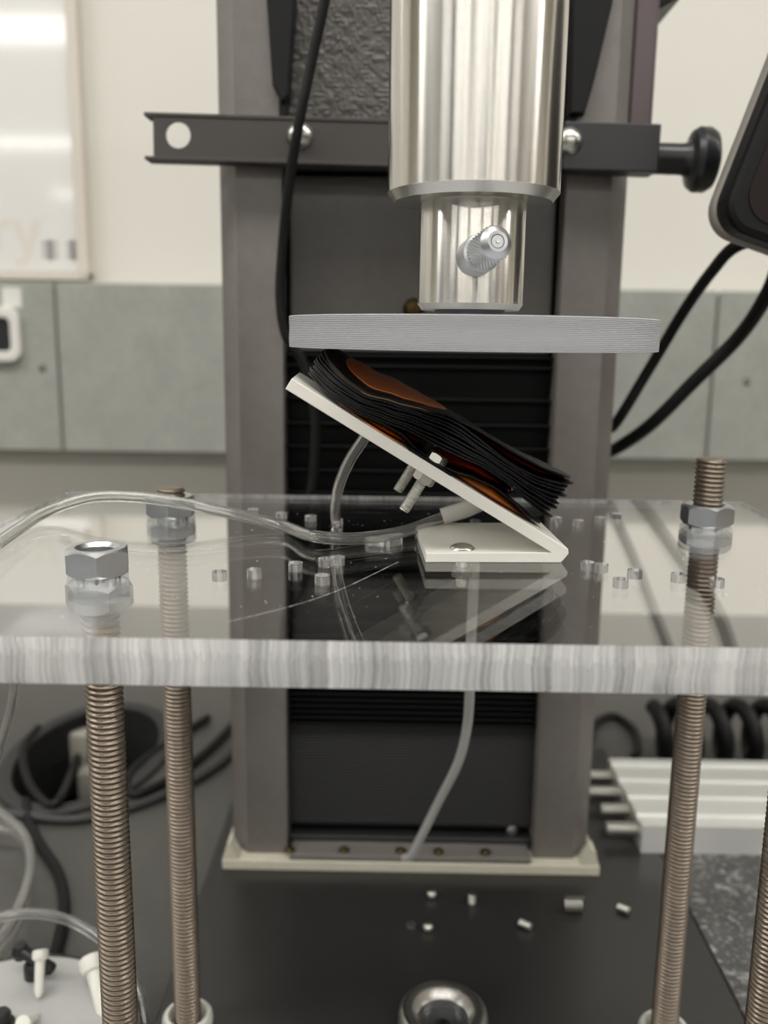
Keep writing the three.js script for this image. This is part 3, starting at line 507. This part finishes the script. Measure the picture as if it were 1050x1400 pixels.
// ---------------------------------------------------------------- small things on the base and bench
{
  const c = [28, -375];
  const f = thing('socket_ring', 'shiny steel ring with a deep bore on the base slab', 'ring', [c[0], -248, c[1]]);
  part('ring', lathe([[12, -247], [12, -241], [14.2, -238.2], [14.8, -236.6], [17, -236], [19.4, -236.3], [20.9, -238], [21.3, -240.5], [21.3, -247.95]], 64).translate(c[0], 0, c[1]), M.steelEdge, f);
  part('bore', lathe([[0, -247.8], [4, -247.8], [4, -245], [12, -245]], 40).translate(c[0], 0, c[1]), M.neck, f);
}
{
  const S = [['small round steel bead near the column foot, left of a similar one', 26.9, -478.6, 0], ['small upright steel set screw right of the round bead', 50.2, -473.7, 1], ['tiny open steel washer left of the flat bead', 14.4, -452.7, 2], ['small flat steel bead by the tiny washer', 23.7, -448.5, 0], ['slanted short steel screw alone in the middle of the base slab', 78.1, -451.4, 3], ['short steel screw standing closest to the right threaded rod', 136.8, -467.4, 3]];
  for (const [l, x, z, k] of S) {
    let g;
    if (k === 0) g = lathe([[0, 4.6], [1.8, 4.4], [2.9, 3], [3, 1.6], [2.2, 0.3], [0, 0]], 20).translate(x, -247.9, z);
    else if (k === 1) g = threaded(2.4, 0.3, 0.8, 0, 6, 5, 16).translate(x, -247.9, z);
    else if (k === 2) g = lathe([[1.4, 0], [2.4, 0], [2.4, 1], [1.4, 1], [1.4, 0]], 20).translate(x, -247.9, z);
    else g = along(threaded(2.3, 0.3, 0.8, -3.6, 3.6, 5, 16), [x, -245.5, z], [0.8, 0.02, 0.6]);
    single(k === 2 ? 'washer' : k === 0 ? 'bead' : 'set_screw', noUV(g), M.bolt, l.replace('left of', 'next to').replace('right of', 'next to').replace('right threaded', 'threaded'), k === 2 ? 'washer' : k === 0 ? 'bead' : 'screw');
  }
  const pts = []; for (let i = 0; i <= 90; i++) { const q = i / 90, a = q * Math.PI * 2 * 5; pts.push([103 + q * 10.5, -243.3 + 4 * Math.cos(a), -467.6 + 4 * Math.sin(a)]); }
  single('spring', tube(pts, 0.6, 260, 8), M.bolt, 'short coil spring lying on the base slab beside a post', 'spring');
}
{ // clear dish with fittings
  const X = -172, Z = -350, R = 61;
  const d = thing('clear_dish', 'shallow round clear dish at the lower picture corner', 'dish', [X, -262, Z]);
  part('wall', lathe([[R - 2, -260.5], [R, -262], [R, -238.5], [R - 0.8, -237.6], [R - 1.8, -238], [R - 2, -260.5]], 72).translate(X, 0, Z), M.tubing, d);
  part('lid', lathe([[0, -239.5], [R - 2, -239.5], [R - 1.6, -238.6], [0, -238.6]], 72).translate(X, 0, Z), M.cloudy, d);
  const v = thing('valve', 'black plastic valve with a slanted lever on the clear dish', 'valve', [-172, -238.5, -393]);
  part('lever', box(-10, 10, -2.6, 2.6, -3, 3, 2).rotateZ(-0.45).rotateY(-0.2).translate(-172, -229, -394), M.luerBlack, v);
  part('hub', lathe([[0, 0], [5.2, 0], [5.2, 6], [4, 8], [0, 8]], 28).translate(-174, -238.5, -395), M.luerBlack, v);
  part('knob', lathe([[0, -4], [3, -3.6], [4.4, 0], [3.2, 4], [0, 4.4]], 24).translate(-181, -226, -396), M.luerBlack, v);
  const noz = (l, at, dir, s = 1) => { const t = thing('fitting', l, 'fitting', at); const o = at;
    part('collar', along(lathe([[0, 8 * s], [2.2 * s, 8 * s], [3.6 * s, 7.6 * s], [3.9 * s, 5 * s], [3.4 * s, 3.4 * s], [2.4 * s, 3 * s]], 28), o, dir), M.luer, t);
    part('tip', along(lathe([[2.4 * s, 3.2 * s], [2.2 * s, -10 * s], [1.3 * s, -13 * s], [0, -13 * s]], 24), o, dir), M.luer, t); return t; };
  noz('slim white nozzle pointing down from the black valve', [-167, -226, -385], [-0.1, 0.85, -0.5]);
  noz('short white nozzle seen end-on under the slim white nozzle', [-163, -234, -360], [0, 0.5, 0.85], 0.95);
  noz('large cream connector leaning beside the threaded rod', [-139, -232, -383], [-0.45, 0.55, -0.7], 1.6);
  const k = thing('stopper', 'small black stopper by the dish edge beside the nozzles', 'stopper', [-176, -238.5, -362]);
  part('cap', lathe([[0, 8], [3, 7.6], [4, 6], [4, 2], [3.2, 0], [0, 0]], 28).translate(-176, -238.5, -362), M.luerBlack, k);
  part('skirt', lathe([[4, 2], [5.4, 1.6], [5.6, 0], [0, 0]], 28).translate(-176, -238.5, -362), M.luerBlack, k);
}

scene.traverse((o) => { if (o.isMesh) { o.castShadow = true; o.receiveShadow = true; } });
renderer.render(scene, camera);
